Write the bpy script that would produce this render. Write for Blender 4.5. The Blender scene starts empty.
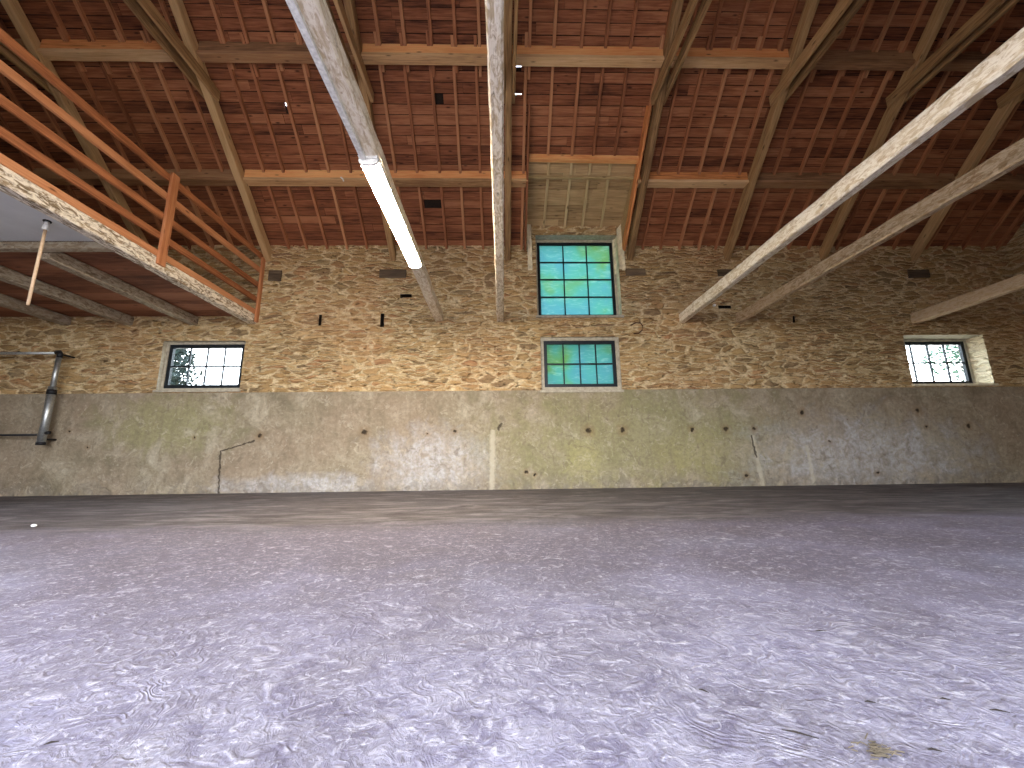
import bpy, math, random
from mathutils import Vector, Matrix, noise as mnoise
from mathutils import Quaternion
random.seed(7)
S = bpy.context.scene
COL = S.collection
R = math.radians
CAM_H = 0.54
D = 8.0                       # the stone wall's inner face stands at y = 8
EAVE = 5.186                  # where the roof boards meet it
SLOPE = R(41.78)
T = math.tan(SLOPE)
CS, SN = math.cos(SLOPE), math.sin(SLOPE)
RIDGE_Y = 2.5
FRONT = -2.2
XL, XR = -12.5, 11.42
DADO = 1.954

# ------------------------------------------------------------------ materials
class G:
    def __init__(self, name):
        self.m = bpy.data.materials.new(name); self.m.use_nodes = True
        self.nt = self.m.node_tree; self.nt.nodes.clear()
        self.out = self.nt.nodes.new('ShaderNodeOutputMaterial')
    def add(self, t, **kw):
        n = self.nt.nodes.new(t)
        for k, v in kw.items(): setattr(n, k, v)
        return n
    def put(self, sock, v):
        if isinstance(v, bpy.types.NodeSocket): self.nt.links.new(v, sock)
        elif isinstance(v, (tuple, list)):
            sock.default_value = (*v, 1) if len(v) == 3 and sock.type == 'RGBA' else v
        elif v is not None: sock.default_value = v
    def math(self, op, a, b=0.0, c=None, clamp=False):
        n = self.add('ShaderNodeMath', operation=op, use_clamp=clamp)
        self.put(n.inputs[0], a); self.put(n.inputs[1], b)
        if c is not None: self.put(n.inputs[2], c)
        return n.outputs[0]
    def vec(self, op, a, b=(0, 0, 0), s=None):
        n = self.add('ShaderNodeVectorMath', operation=op)
        self.put(n.inputs[0], a); self.put(n.inputs[1], b)
        if s is not None: self.put(n.inputs[3], s)
        return n.outputs[1] if op in ('DISTANCE', 'LENGTH') else n.outputs[0]
    def co(self, kind='Object'):
        return self.add('ShaderNodeTexCoord').outputs[kind]
    def map(self, v, scale=(1, 1, 1), loc=(0, 0, 0)):
        n = self.add('ShaderNodeMapping'); self.put(n.inputs[0], v)
        n.inputs[3].default_value = scale; n.inputs[1].default_value = loc
        return n.outputs[0]
    def noise(self, v, scale=5, detail=3, rough=.5, dist=0, color=False):
        n = self.add('ShaderNodeTexNoise'); self.put(n.inputs['Vector'], v)
        n.inputs['Scale'].default_value = scale; n.inputs['Detail'].default_value = detail
        n.inputs['Roughness'].default_value = rough; n.inputs['Distortion'].default_value = dist
        return n.outputs[1 if color else 0]
    def voro(self, v, scale, feature='F1', out='Distance', rnd=1.0):
        n = self.add('ShaderNodeTexVoronoi', feature=feature); self.put(n.inputs['Vector'], v)
        n.inputs['Scale'].default_value = scale; n.inputs['Randomness'].default_value = rnd
        return n.outputs[out]
    def ramp(self, f, *stops):
        n = self.add('ShaderNodeValToRGB'); self.put(n.inputs[0], f)
        e = n.color_ramp.elements
        while len(e) < len(stops): e.new(.5)
        for k, (p, c) in enumerate(stops):
            e[k].position = p; e[k].color = (*c, 1) if isinstance(c, tuple) else (c, c, c, 1)
        return n.outputs[0]
    def mix(self, f, a, b, mode='MIX'):
        n = self.add('ShaderNodeMix', data_type='RGBA', blend_type=mode)
        self.put(n.inputs[0], f); self.put(n.inputs[6], a); self.put(n.inputs[7], b)
        return n.outputs[2]
    def rng(self, v, a, b, c=0.0, d=1.0):
        n = self.add('ShaderNodeMapRange'); self.put(n.inputs[0], v)
        for k, x in zip((1, 2, 3, 4), (a, b, c, d)): self.put(n.inputs[k], x)
        return n.outputs[0]
    def sep(self, v):
        n = self.add('ShaderNodeSeparateXYZ'); self.put(n.inputs[0], v); return n.outputs
    def comb(self, x, y, z):
        n = self.add('ShaderNodeCombineXYZ')
        for k, q in enumerate((x, y, z)): self.put(n.inputs[k], q)
        return n.outputs[0]
    def bsdf(self, color, rough=.8, height=None, bump=.02, strength=1.0, metal=0.0, spec=.3):
        b = self.add('ShaderNodeBsdfPrincipled')
        self.put(b.inputs['Base Color'], color); self.put(b.inputs['Roughness'], rough)
        b.inputs['Metallic'].default_value = metal; b.inputs['Specular IOR Level'].default_value = spec
        if height is not None:
            n = self.add('ShaderNodeBump'); n.inputs['Distance'].default_value = bump
            n.inputs['Strength'].default_value = strength
            self.put(n.inputs['Height'], height); self.nt.links.new(n.outputs[0], b.inputs['Normal'])
        self.nt.links.new(b.outputs[0], self.out.inputs[0])
        return b

def wood(name, dark, mid, light, rough=.75, grain=1.0, island=False, knots=True, flake=None, var=.35):
    """Grain runs along the local x axis."""
    g = G(name); v = g.co()
    if island:
        r = g.add('ShaderNodeNewGeometry').outputs['Random Per Island']
    else:
        r = g.add('ShaderNodeObjectInfo').outputs['Random']
    off = g.comb(g.math('MULTIPLY', r, 37.0), g.math('MULTIPLY', r, 91.0), g.math('MULTIPLY', r, 53.0))
    v = g.vec('ADD', v, off)
    gr = g.noise(g.map(v, (1.2, 26, 26)), 1.6 * grain, 4, .6, .8)
    big = g.noise(g.map(v, (.8, 3, 3)), 1.5, 3, .6, .5)
    f = g.math('ADD', g.math('MULTIPLY', gr, .65), g.math('MULTIPLY', big, .45))
    f = g.math('ADD', f, g.math('MULTIPLY', g.math('SUBTRACT', r, .5), var))
    c = g.ramp(f, (.32, dark), (.52, mid), (.76, light))
    if knots:
        k = g.voro(g.map(v, (2.2, 7, 7)), 1.1, 'F1')
        c = g.mix(g.rng(k, .05, .14, .8, 0), c, tuple(x * .35 for x in dark))
    h = gr
    if flake:
        n1 = g.noise(g.map(v, (2.2, 6, 6)), 4.0, 5, .65, 1.0)
        c = g.mix(g.rng(n1, .42, .56), c, flake)
        n2 = g.noise(g.map(v, (5, 16, 16)), 4.0, 4, .6, 1.5)
        c = g.mix(g.rng(n2, .60, .72, 0, .75), c, tuple(x * .9 for x in mid))
        h = g.math('ADD', gr, g.math('MULTIPLY', n1, 1.3))
    g.bsdf(c, rough, h, .012, .7)
    return g.m

M = {}
M['board'] = wood('roof_board_wood', (.060, .019, .009), (.215, .072, .030), (.38, .158, .074), .8, 1.0, True, var=.24)
M['board_green'] = wood('dormer_board_wood', (.20, .125, .055), (.42, .28, .14), (.58, .41, .22), .8, 1.0, True, var=.24)
M['rafter'] = wood('thin_rafter_wood', (.17, .06, .026), (.35, .135, .06), (.48, .23, .11), .8, 1.0, False, False, var=.35)
M['purlin_orange'] = wood('orange_purlin_wood', (.40, .15, .05), (.76, .31, .11), (.88, .48, .20), .7, 1.0)
M['purlin_brown'] = wood('brown_purlin_wood', (.16, .08, .04), (.34, .18, .09), (.46, .27, .14), .75, 1.0)
M['truss'] = wood('weathered_truss_wood', (.17, .095, .042), (.38, .225, .10), (.54, .35, .175), .8, 1.0)
M['tie'] = wood('whitewashed_beam_wood', (.20, .14, .08), (.54, .42, .27), (.74, .62, .44), .85, 1.0, False, True, (.90, .82, .69))
M['tie_tan'] = wood('tan_beam_wood', (.24, .15, .075), (.46, .31, .17), (.62, .45, .27), .85, 1.0, False, True, (.66, .52, .35))
M['joist'] = wood('joist_wood', (.12, .08, .05), (.26, .19, .12), (.40, .31, .21), .85, 1.0, False, True, (.42, .36, .27))
M['rail'] = wood('railing_wood', (.24, .08, .03), (.46, .175, .07), (.62, .28, .13), .65, .8)
M['loft_board'] = wood('loft_board_wood', (.09, .03, .016), (.23, .085, .042), (.36, .15, .08), .8, 1.0, True)
M['grey_wood'] = wood('grey_batten_wood', (.26, .18, .08), (.50, .37, .19), (.66, .52, .30), .8, 1.0)
M['pad'] = wood('dark_pad_wood', (.045, .03, .02), (.12, .085, .055), (.22, .16, .10), .85, 1.0)
M['pole'] = wood('pale_pole_wood', (.36, .22, .12), (.55, .38, .23), (.66, .48, .32), .6, 1.0, knots=False)

def plain(name, c, rough=.6, metal=0.0, bump=.004, sc=30, var=.25):
    g = G(name); v = g.co(); n = g.noise(v, sc, 4, .6)
    col = g.mix(g.rng(n, .3, .7), tuple(x * (1 - var) for x in c), tuple(min(1, x * (1 + var)) for x in c))
    g.bsdf(col, rough, n, bump, .5, metal)
    return g.m
M['white'] = plain('white_paint', (.75, .75, .73), .5)
M['panel'] = plain('white_ceiling_panel', (.66, .67, .67), .7, 0, .002, 3, .06)
M['black_frame'] = plain('black_window_paint', (.010, .014, .018), .4)
M['surround'] = plain('window_cement', (.40, .36, .28), .9, 0, .01, 14)
M['galv'] = plain('galvanised_steel', (.42, .44, .44), .42, .85, .002, 40)
M['dark_metal'] = plain('dark_steel', (.02, .02, .022), .5, .5)
M['rust'] = plain('rusty_iron', (.09, .04, .02), .9, .3)
M['straw'] = plain('straw', (.10, .08, .055), .9)
M['bark'] = plain('twig_bark', (.02, .015, .012), .9)
M['stone_pale'] = plain('pale_stone', (.80, .72, .52), .9, 0, .02, 9)
M['underlay'] = plain('dark_underlay', (.02, .012, .008), .95)
M['slate'] = plain('roof_slate', (.06, .06, .07), .7)
M['leaf'] = plain('leaf_green', (.035, .085, .045), .7, 0, .0, 3, .5)
M['leaf_dark'] = plain('dark_leaf_green', (.008, .018, .014), .7, 0, .0, 3, .5)
M['bounce_yard'] = plain('pale_bounce_ground', (.33, .28, .22), .9, 0, .02, 2, .3)  # made-up ground cover, pale and warm for the light it bounces indoors
M['hill'] = plain('distant_trees', (.030, .062, .070), .9, 0, .2, .3, .4)

# lime-pointed rubble masonry
def stone_mat(name, tone=1.0):
    g = G(name); p = g.co(); s = g.sep(p)
    u = g.comb(g.math('ADD', s[0], s[1]), s[2], 0.0)
    w = g.noise(u, 1.5, 2, .5, color=True)
    w2 = g.noise(u, 7.0, 2, .5, color=True)
    q = g.vec('ADD', u, g.vec('MULTIPLY', g.vec('SUBTRACT', w, (.5, .5, .5)), (.35, .16, 0)))
    q = g.vec('ADD', q, g.vec('MULTIPLY', g.vec('SUBTRACT', w2, (.5, .5, .5)), (.17, .07, 0)))
    def layer(sx, sz):
        m = g.map(q, (sx, sz, 1))
        return g.voro(m, 1, 'DISTANCE_TO_EDGE'), g.voro(m, 1, 'F1', 'Color')
    e1, c1 = layer(2.9, 8.6)       # bigger rubble
    e2, c2 = layer(2.6, 15.5)      # thin courses
    msk = g.rng(g.noise(u, .55, 2, .5), .46, .52)
    e = g.mix(msk, e1, e2); cc = g.mix(msk, c1, c2)
    cs = g.sep(cc)
    edge = g.math('ADD', e, g.math('MULTIPLY', g.math('SUBTRACT', g.noise(u, 20, 4, .65), .5), .15))
    stone = g.rng(edge, .05, .125)
    fine = g.noise(u, 30, 5, .7)
    med = g.noise(g.map(u, (1.5, 5, 1)), 3.5, 4, .65, .6)
    sc = g.ramp(cs[0], (0.0, (.27, .165, .07)), (.35, (.42, .265, .115)), (.7, (.53, .35, .155)), (1.0, (.60, .43, .22)))
    sc = g.mix(g.rng(cs[1], .72, .95, 0, .6), sc, (.44, .20, .10))
    sc = g.mix(g.rng(cs[2], .8, .97, 0, .65), sc, (.10, .085, .065))
    sc = g.mix(g.rng(med, .35, .7, 0, .55), sc, (.64, .45, .22))
    mo = g.mix(g.rng(med, .35, .65), (.60, .44, .23), (.90, .74, .47))
    c = g.mix(stone, mo, sc)
    c = g.mix(g.rng(fine, .3, .7, .42, 0), c, (.10, .065, .035))
    gap = g.rng(g.noise(g.map(u, (2.5, 9, 1)), 3.2, 4, .65), .60, .66)
    c = g.mix(g.math('MULTIPLY', gap, .7), c, (.085, .055, .03))
    # reddish bricky patch and ochre patches of lime
    red = g.rng(g.noise(u, .45, 2, .5), .48, .62, 0, .35)
    c = g.mix(red, c, g.mix(.5, c, (.52, .25, .13)))
    if tone != 1.0: c = g.mix(.55, c, (.80, .74, .56))
    bul = g.math('POWER', g.rng(edge, .0, .30), .6)
    hgt = g.math('ADD', g.math('MULTIPLY', bul, .018), g.math('MULTIPLY', cs[1], .018))
    hgt = g.math('ADD', hgt, g.math('MULTIPLY', med, .018))
    hgt = g.math('SUBTRACT', hgt, g.math('MULTIPLY', gap, .03))
    fb = g.math('ADD', g.math('MULTIPLY', fine, .012), 0)
    g.bsdf(c, .92, fb, 1.0, .8, spec=.15)
    d = g.add('ShaderNodeDisplacement'); d.inputs['Midlevel'].default_value = .02; d.inputs['Scale'].default_value = 1.0
    g.put(d.inputs['Height'], hgt); g.nt.links.new(d.outputs[0], g.out.inputs['Displacement'])
    g.m.displacement_method = 'BOTH'
    return g.m
M['stone'] = stone_mat('rubble_stone')

TIE_HOLES = [(-8.04, .906, .03), (-6.04, 1.068, .03), (-4.77, 1.094, .055), (-2.737, 1.142, .07), (-.954, 1.144, .045),
             (-1.49, 1.09, .025), (1.714, 1.117, .075), (2.404, 1.13, .065), (3.82, 1.126, .05), (4.51, 1.129, .06),
             (5.085, 1.123, .045), (4.826, .215, .045), (6.128, 1.451, .06), (8.553, 1.46, .06), (8.684, 1.129, .04),
             (9.56, 1.14, .05), (7.47, .22, .04), (-8.44, 1.219, .03), (.45, .32, .04), (.62, .27, .03), (6.6, .85, .03), (7.05, 1.3, .02)]
def concrete_mat():
    g = G('stained_concrete'); p = g.co(); s = g.sep(p)
    u = g.comb(s[0], s[2], 0.0)
    n1 = g.noise(u, .5, 3, .55); n2 = g.noise(u, 2.2, 5, .65, .6); n3 = g.noise(u, 14, 5, .7)
    st = g.noise(g.map(u, (5, .7, 1)), 1.6, 4, .6, .4)
    c = g.ramp(n2, (.3, (.17, .14, .09)), (.5, (.325, .275, .19)), (.68, (.47, .415, .31)))
    c = g.mix(g.rng(n1, .42, .62, 0, .6), c, (.33, .245, .175))
    def blob(x, z, rx, rz, soft=.5):
        d = g.vec('MULTIPLY', g.vec('SUBTRACT', u, (x, z, 0)), (1 / rx, 1 / rz, 0))
        l = g.math('ADD', g.vec('LENGTH', d), g.math('MULTIPLY', g.math('SUBTRACT', n2, .5), 2.2))
        return g.rng(l, 1.0 + soft * .4, .45, 0, 1)
    alg = g.math('MAXIMUM', blob(2.6, .9, 3.0, 1.2), blob(-6.6, 1.35, 1.3, .6))
    c = g.mix(g.math('MULTIPLY', alg, .60), c, (.32, .31, .14))
    c = g.mix(g.math('MULTIPLY', blob(3.9, .6, .8, .5), .4), c, (.40, .36, .15))
    c = g.mix(g.math('MULTIPLY', blob(1.6, .5, .35, .6), .45), c, (.46, .42, .18))
    lime = g.math('MAXIMUM', blob(-1.4, .45, 1.2, .75), blob(7.2, .55, 2.3, .85))
    lime = g.math('MAXIMUM', lime, blob(-3.9, .12, 1.6, .25))
    lime = g.math('MULTIPLY', lime, g.rng(g.noise(u, 5, 4, .7, 1.0), .35, .6, .25, 1))
    c = g.mix(g.math('MULTIPLY', lime, .85), c, (.56, .55, .56))
    c = g.mix(g.rng(st, .5, .7, 0, .35), c, (.20, .165, .11))
    # rough eroded foot
    foot = g.math('MULTIPLY', g.rng(s[2], .0, .38, 1, 0), g.rng(g.noise(u, 3.5, 4, .65, .5), .44, .58))
    c = g.mix(g.math('MULTIPLY', foot, .6), c, (.20, .18, .155))
    c = g.mix(g.rng(n3, .35, .7, .42, 0), c, (.10, .08, .055))
    c = g.mix(g.rng(g.noise(u, 5.5, 5, .7, 1.5), .56, .68, 0, .4), c, (.55, .49, .38))
    c = g.mix(g.rng(g.noise(u, 4.2, 5, .7, 1.2), .44, .34, 0, .5), c, (.14, .11, .075))
    hgt = g.math('ADD', g.math('MULTIPLY', n2, .02), g.math('MULTIPLY', n3, .010))
    hgt = g.math('SUBTRACT', hgt, g.math('MULTIPLY', foot, .02))
    wob = g.noise(u, 11, 3, .6, color=True)
    uw = g.vec('ADD', u, g.vec('MULTIPLY', g.vec('SUBTRACT', wob, (.5, .5, .5)), (.10, .10, 0)))
    hol = None; ring = None
    for x, z, r in TIE_HOLES:
        d = g.vec('DISTANCE', uw, (x, z, 0))
        a = g.rng(d, r * .85, r * .45); b = g.rng(d, r * 2.4, r * .6)
        hol = a if hol is None else g.math('MAXIMUM', hol, a)
        ring = b if ring is None else g.math('MAXIMUM', ring, b)
    c = g.mix(g.math('MULTIPLY', ring, .45), c, (.22, .13, .06))
    c = g.mix(g.math('MULTIPLY', hol, .9), c, (.025, .018, .012))
    hgt = g.math('SUBTRACT', hgt, g.math('MULTIPLY', hol, .03))
    def seg(x0, z0, x1, z1, w):
        dx, dz = x1 - x0, z1 - z0; L = math.hypot(dx, dz)
        rel = g.vec('SUBTRACT', uw, (x0, z0, 0)); q = g.sep(rel)
        al = g.math('ADD', g.math('MULTIPLY', q[0], dx / L), g.math('MULTIPLY', q[1], dz / L))
        ac = g.math('ABSOLUTE', g.math('SUBTRACT', g.math('MULTIPLY', q[1], dx / L), g.math('MULTIPLY', q[0], dz / L)))
        m = g.math('MULTIPLY', g.math('GREATER_THAN', al, 0.0), g.math('LESS_THAN', al, L))
        return g.math('MULTIPLY', m, g.rng(ac, w, w * .4))
    pal = g.math('MAXIMUM', seg(-.22, 0, -.2, 1.15, .07), seg(5.12, 0, 5.03, 1.0, .06))
    pal = g.math('MAXIMUM', pal, seg(6.15, .0, 6.12, .8, .05))
    c = g.mix(g.math('MULTIPLY', pal, .55), c, (.52, .47, .36))
    crk = g.math('MAXIMUM', seg(-5.43, 0, -5.5, .82, .022), seg(-5.5, .8, -4.85, .99, .016))
    crk = g.math('MAXIMUM', crk, seg(5.06, .55, 5.02, 1.0, .025))
    crk = g.math('MAXIMUM', crk, seg(-.1, 1.15, -.02, 1.28, .03))
    c = g.mix(g.math('MULTIPLY', crk, .8), c, (.04, .03, .022))
    hgt = g.math('SUBTRACT', hgt, g.math('MULTIPLY', crk, .02))
    g.bsdf(c, .88, hgt, 1.0, .8, spec=.2)
    return g.m
M['concrete'] = concrete_mat()

def floor_mat():
    g = G('trowelled_floor'); p = g.co(); s = g.sep(p)
    n1 = g.noise(p, .45, 3, .55); n2 = g.noise(p, 1.7, 4, .6, .5)
    c = g.ramp(g.math('ADD', g.math('MULTIPLY', n1, .55), g.math('MULTIPLY', n2, .45)),
               (.34, (.115, .104, .150)), (.5, (.168, .155, .222)), (.66, (.250, .240, .335)))
    c = g.mix(g.rng(g.noise(p, .35, 2, .5, .4), .5, .66, 0, .4), c, (.30, .36, .50))
    mid = g.vec('LENGTH', g.vec('MULTIPLY', g.vec('SUBTRACT', p, (-.5, 3.0, 0)), (.27, .60, 0)))  # darker middle painted in, imitating daylight falling off from the doorway
    mid = g.rng(g.math('ADD', mid, g.math('MULTIPLY', g.math('SUBTRACT', n2, .5), 1.6)), 1.5, .45, 0, .72)
    c = g.mix(mid, c, (.095, .08, .095))
    warp = g.noise(p, 2.2, 3, .55, color=True)
    q = g.vec('ADD', p, g.vec('MULTIPLY', g.vec('SUBTRACT', warp, (.5, .5, .5)), (.9, .9, 0)))
    f1 = g.noise(g.map(q, (1.6, 1, 1)), 1.6, 3, .55, .8)
    f2 = g.noise(g.map(q, (1.2, 1, 1)), 3.6, 2, .5, .6)
    l1 = g.math('SINE', g.math('MULTIPLY', f1, 110.0)); l2 = g.math('SINE', g.math('MULTIPLY', f2, 84.0))
    m1 = g.rng(g.noise(p, 1.1, 3, .6), .4, .62)
    brk = g.noise(p, 18, 3, .65)
    lin = g.math('MULTIPLY', g.mix(m1, l1, l2), g.rng(brk, .35, .62))
    grit = g.noise(p, 70, 4, .7); grit2 = g.noise(p, 26, 4, .7, 1.2)
    c = g.mix(g.rng(lin, .3, 1.0, 0, .34), c, (.64, .62, .69))
    c = g.mix(g.rng(lin, -.35, -1.0, 0, .30), c, (.15, .13, .165))
    c = g.mix(g.rng(grit2, .56, .72, 0, .5), c, (.52, .51, .57))
    c = g.mix(g.rng(grit2, .43, .30, 0, .6), c, (.13, .115, .14))
    c = g.mix(g.rng(grit, .60, .72, 0, .45), c, (.60, .59, .63))
    g3 = g.noise(p, 46, 5, .75, .8); g4 = g.noise(g.map(p, (1, 1.6, 1)), 15, 5, .72, 1.6)
    c = g.mix(g.rng(g3, .42, .33, 0, .75), c, (.075, .065, .08))
    c = g.mix(g.rng(g4, .57, .66, 0, .5), c, (.58, .57, .62))
    c = g.mix(g.rng(g4, .40, .33, 0, .6), c, (.10, .085, .105))
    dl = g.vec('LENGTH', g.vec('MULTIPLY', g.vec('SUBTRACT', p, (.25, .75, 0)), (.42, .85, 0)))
    dust_light = g.rng(g.math('ADD', dl, g.math('MULTIPLY', g.math('SUBTRACT', g4, .5), 2.4)), 1.2, .3, 0, .26)  # white dust flecks, doubling as painted-in brightness of daylight on the near floor
    dust_light = g.math('MULTIPLY', dust_light, g.rng(g.noise(p, 9, 5, .75, 1.0), .38, .66))
    c = g.mix(dust_light, c, (.62, .61, .66))
    sp = g.voro(g.map(p, (1, 2.2, 1)), 5.5, 'F1')
    c = g.mix(g.rng(sp, .045, .02, 0, .75), c, (.07, .06, .06))
    # bare earth-stained strip along the far wall
    by = g.math('ADD', s[1], g.math('MULTIPLY', g.math('SUBTRACT', g.noise(p, .8, 4, .6), .5), .9))
    by = g.math('ADD', by, g.math('MULTIPLY', s[0], -.03))
    earth = g.noise(g.map(p, (.7, 2.4, 1)), 2.2, 6, .7, .9)
    ec = g.ramp(earth, (.36, (.045, .038, .036)), (.52, (.098, .087, .086)), (.66, (.21, .195, .20)))
    c = g.mix(g.rng(by, 3.35, 4.0, 0, .88), c, ec)
    h = g.math('ADD', g.math('MULTIPLY', lin, .0016), g.math('MULTIPLY', grit2, .010))
    h = g.math('ADD', h, g.math('MULTIPLY', grit, .003)); h = g.math('ADD', h, g.math('MULTIPLY', n2, .03))
    g.bsdf(c, g.rng(n2, .3, .7, .6, .8), h, 1.0, .8, spec=.2)
    return g.m
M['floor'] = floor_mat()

def pane_film(name, seed):
    g = G(name); p = g.map(g.co(), (1, 1, 1), (seed, 0, seed * 2))
    n = g.noise(p, 1.1, 3, .55, .6); st = g.noise(g.map(p, (2, 1, 9)), 2.0, 4, .6, 1.2)
    c = g.ramp(n, (.38, (.14, .275, .29)), (.54, (.14, .295, .26)), (.66, (.17, .27, .15)))
    c = g.mix(g.rng(st, .52, .72, 0, .6), c, (.32, .42, .38))
    t = g.add('ShaderNodeBsdfTranslucent'); g.put(t.inputs[0], c)
    gl = g.add('ShaderNodeBsdfGlossy'); gl.inputs['Roughness'].default_value = .12
    lw = g.add('ShaderNodeLayerWeight'); fac = g.math('MULTIPLY_ADD', g.math('POWER', lw.outputs['Facing'], 4.0), .5, .03)
    mx = g.add('ShaderNodeMixShader'); g.put(mx.inputs[0], fac)
    g.nt.links.new(t.outputs[0], mx.inputs[1]); g.nt.links.new(gl.outputs[0], mx.inputs[2])
    g.nt.links.new(mx.outputs[0], g.out.inputs[0])
    return g.m
M['film'] = pane_film('tinted_window_film', 3.1)
M['film_low'] = pane_film('tinted_window_film_low', 8.4)
def clear_glass():
    g = G('clear_glass')
    t = g.add('ShaderNodeBsdfTransparent'); t.inputs[0].default_value = (.86, .9, .9, 1)
    gl = g.add('ShaderNodeBsdfGlossy'); gl.inputs['Roughness'].default_value = .03
    lw = g.add('ShaderNodeLayerWeight'); fac = g.math('MULTIPLY_ADD', g.math('POWER', lw.outputs['Facing'], 4.0), .5, .03)
    mx = g.add('ShaderNodeMixShader'); g.put(mx.inputs[0], fac)
    g.nt.links.new(t.outputs[0], mx.inputs[1]); g.nt.links.new(gl.outputs[0], mx.inputs[2])
    g.nt.links.new(mx.outputs[0], g.out.inputs[0])
    return g.m
M['glass'] = clear_glass()
def emit(name, c, s):
    g = G(name); e = g.add('ShaderNodeEmission'); e.inputs[0].default_value = (*c, 1); e.inputs[1].default_value = s
    g.nt.links.new(e.outputs[0], g.out.inputs[0]); return g.m
M['lamp'] = emit('lit_diffuser', (1, .84, .62), 13.0)

# ------------------------------------------------------------------ mesh helpers
class MB:
    def __init__(self): self.v = []; self.f = []
    def ring_tube(self, rings, cap=True):
        b = len(self.v); n = len(rings[0])
        for r in rings: self.v += [tuple(q) for q in r]
        for k in range(len(rings) - 1):
            for j in range(n):
                a, c = b + k * n + j, b + k * n + (j + 1) % n
                self.f.append((a, c, c + n, a + n))
        if cap:
            self.f.append(tuple(b + j for j in reversed(range(n))))
            self.f.append(tuple(b + (len(rings) - 1) * n + j for j in range(n)))
    def box(self, x0, x1, y0, y1, z0, z1):
        b = len(self.v)
        self.v += [(x, y, z) for z in (z0, z1) for x, y in ((x0, y0), (x1, y0), (x1, y1), (x0, y1))]
        self.f += [(b + 3, b + 2, b + 1, b), (b + 4, b + 5, b + 6, b + 7)] + \
                  [(b + i, b + (i + 1) % 4, b + 4 + (i + 1) % 4, b + 4 + i) for i in range(4)]
    def prism(self, poly, axis, a, b_):
        """poly: 2D points; extruded along axis from a to b_."""
        b = len(self.v); n = len(poly)
        def P(q, t): return {0: (t, q[0], q[1]), 1: (q[0], t, q[1]), 2: (q[0], q[1], t)}[axis]
        self.v += [P(q, a) for q in poly] + [P(q, b_) for q in poly]
        self.f += [tuple(b + i for i in reversed(range(n))), tuple(b + n + i for i in range(n))]
        self.f += [(b + i, b + (i + 1) % n, b + n + (i + 1) % n, b + n + i) for i in range(n)]
    def tube(self, pts, r, n=10):
        pts = [Vector(p) for p in pts]; rings = []
        up = Vector((0, 0, 1))
        for i, p in enumerate(pts):
            d = (pts[min(i + 1, len(pts) - 1)] - pts[max(i - 1, 0)]).normalized()
            a = d.cross(up if abs(d.z) < .95 else Vector((1, 0, 0))).normalized(); c = d.cross(a)
            rr = r[i] if isinstance(r, (list, tuple)) else r
            rings.append([p + rr * (math.cos(t) * a + math.sin(t) * c) for t in [2 * math.pi * k / n for k in range(n)]])
        self.ring_tube(rings)
    def build(self, name, mat, parent=None, matrix=None, smooth=False):
        me = bpy.data.meshes.new(name); me.from_pydata(self.v, [], self.f); me.validate()
        import bmesh
        bm = bmesh.new(); bm.from_mesh(me); bmesh.ops.recalc_face_normals(bm, faces=bm.faces); bm.to_mesh(me); bm.free()
        if smooth:
            for q in me.polygons: q.use_smooth = True
        me.materials.append(mat)
        o = bpy.data.objects.new(name, me); COL.objects.link(o)
        if matrix is not None: o.matrix_world = matrix
        if parent is not None:
            o.parent = parent
            if matrix is None: matrix = Matrix.Identity(4)
            o.matrix_basis = Matrix.Translation(-parent.location) @ matrix
        return o

def tag(o, label, cat, group=None, kind=None):
    o['label'] = label; o['category'] = cat
    if group: o['group'] = group
    if kind: o['kind'] = kind
    return o
def struct(o, label, cat):
    return tag(o, label, cat, None, 'structure')
def empty(name, loc, label, cat, group=None, kind=None):
    o = bpy.data.objects.new(name, None); COL.objects.link(o); o.location = loc
    o.empty_display_size = .2
    return tag(o, label, cat, group, kind)

def timber(name, p0, p1, w, h, mat, parent=None, up=(0, 0, 1), rough=.004, cham=.008, w1=None, h1=None, seg=None, bow=0.0):
    """A sawn or hewn timber: centre line p0-p1, width w across, height h along up; local x runs along it."""
    p0, p1, up = Vector(p0), Vector(p1), Vector(up)
    L = (p1 - p0).length; x = (p1 - p0).normalized(); y = up.cross(x).normalized(); z = x.cross(y)
    mat4 = Matrix((x, y, z)).transposed().to_4x4(); mat4.translation = p0
    n = seg or max(2, min(40, int(L / .22)))
    so = random.uniform(0, 100); rings = []
    w1 = w if w1 is None else w1; h1 = h if h1 is None else h1
    for i in range(n + 1):
        t = i / n; a = (w + (w1 - w) * t) / 2; b = (h + (h1 - h) * t) / 2; c = cham
        prof = [(-a + c, -b), (a - c, -b), (a, -b + c), (a, b - c), (a - c, b), (-a + c, b), (-a, b - c), (-a, -b + c)]
        ring = []
        by = bow * math.sin(math.pi * t)
        for k, (yy, zz) in enumerate(prof):
            q = Vector((t * L * 2.3 + so, (k // 2) * 3.1, so))
            ring.append((t * L, yy + by + rough * mnoise.noise(q), zz + rough * mnoise.noise(q + Vector((0, 9, 5)))))
        rings.append(ring)
    m = MB(); m.ring_tube(rings)
    return m.build(name, mat, parent, mat4)

def roof_z(y): return EAVE + (D - y) * T
def on_roof(x, y, off):      # a point off metres below the board face, square to the slope, above plan position y of the board
    return Vector((x, y - off * SN, roof_z(y) - off * CS))

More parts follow.
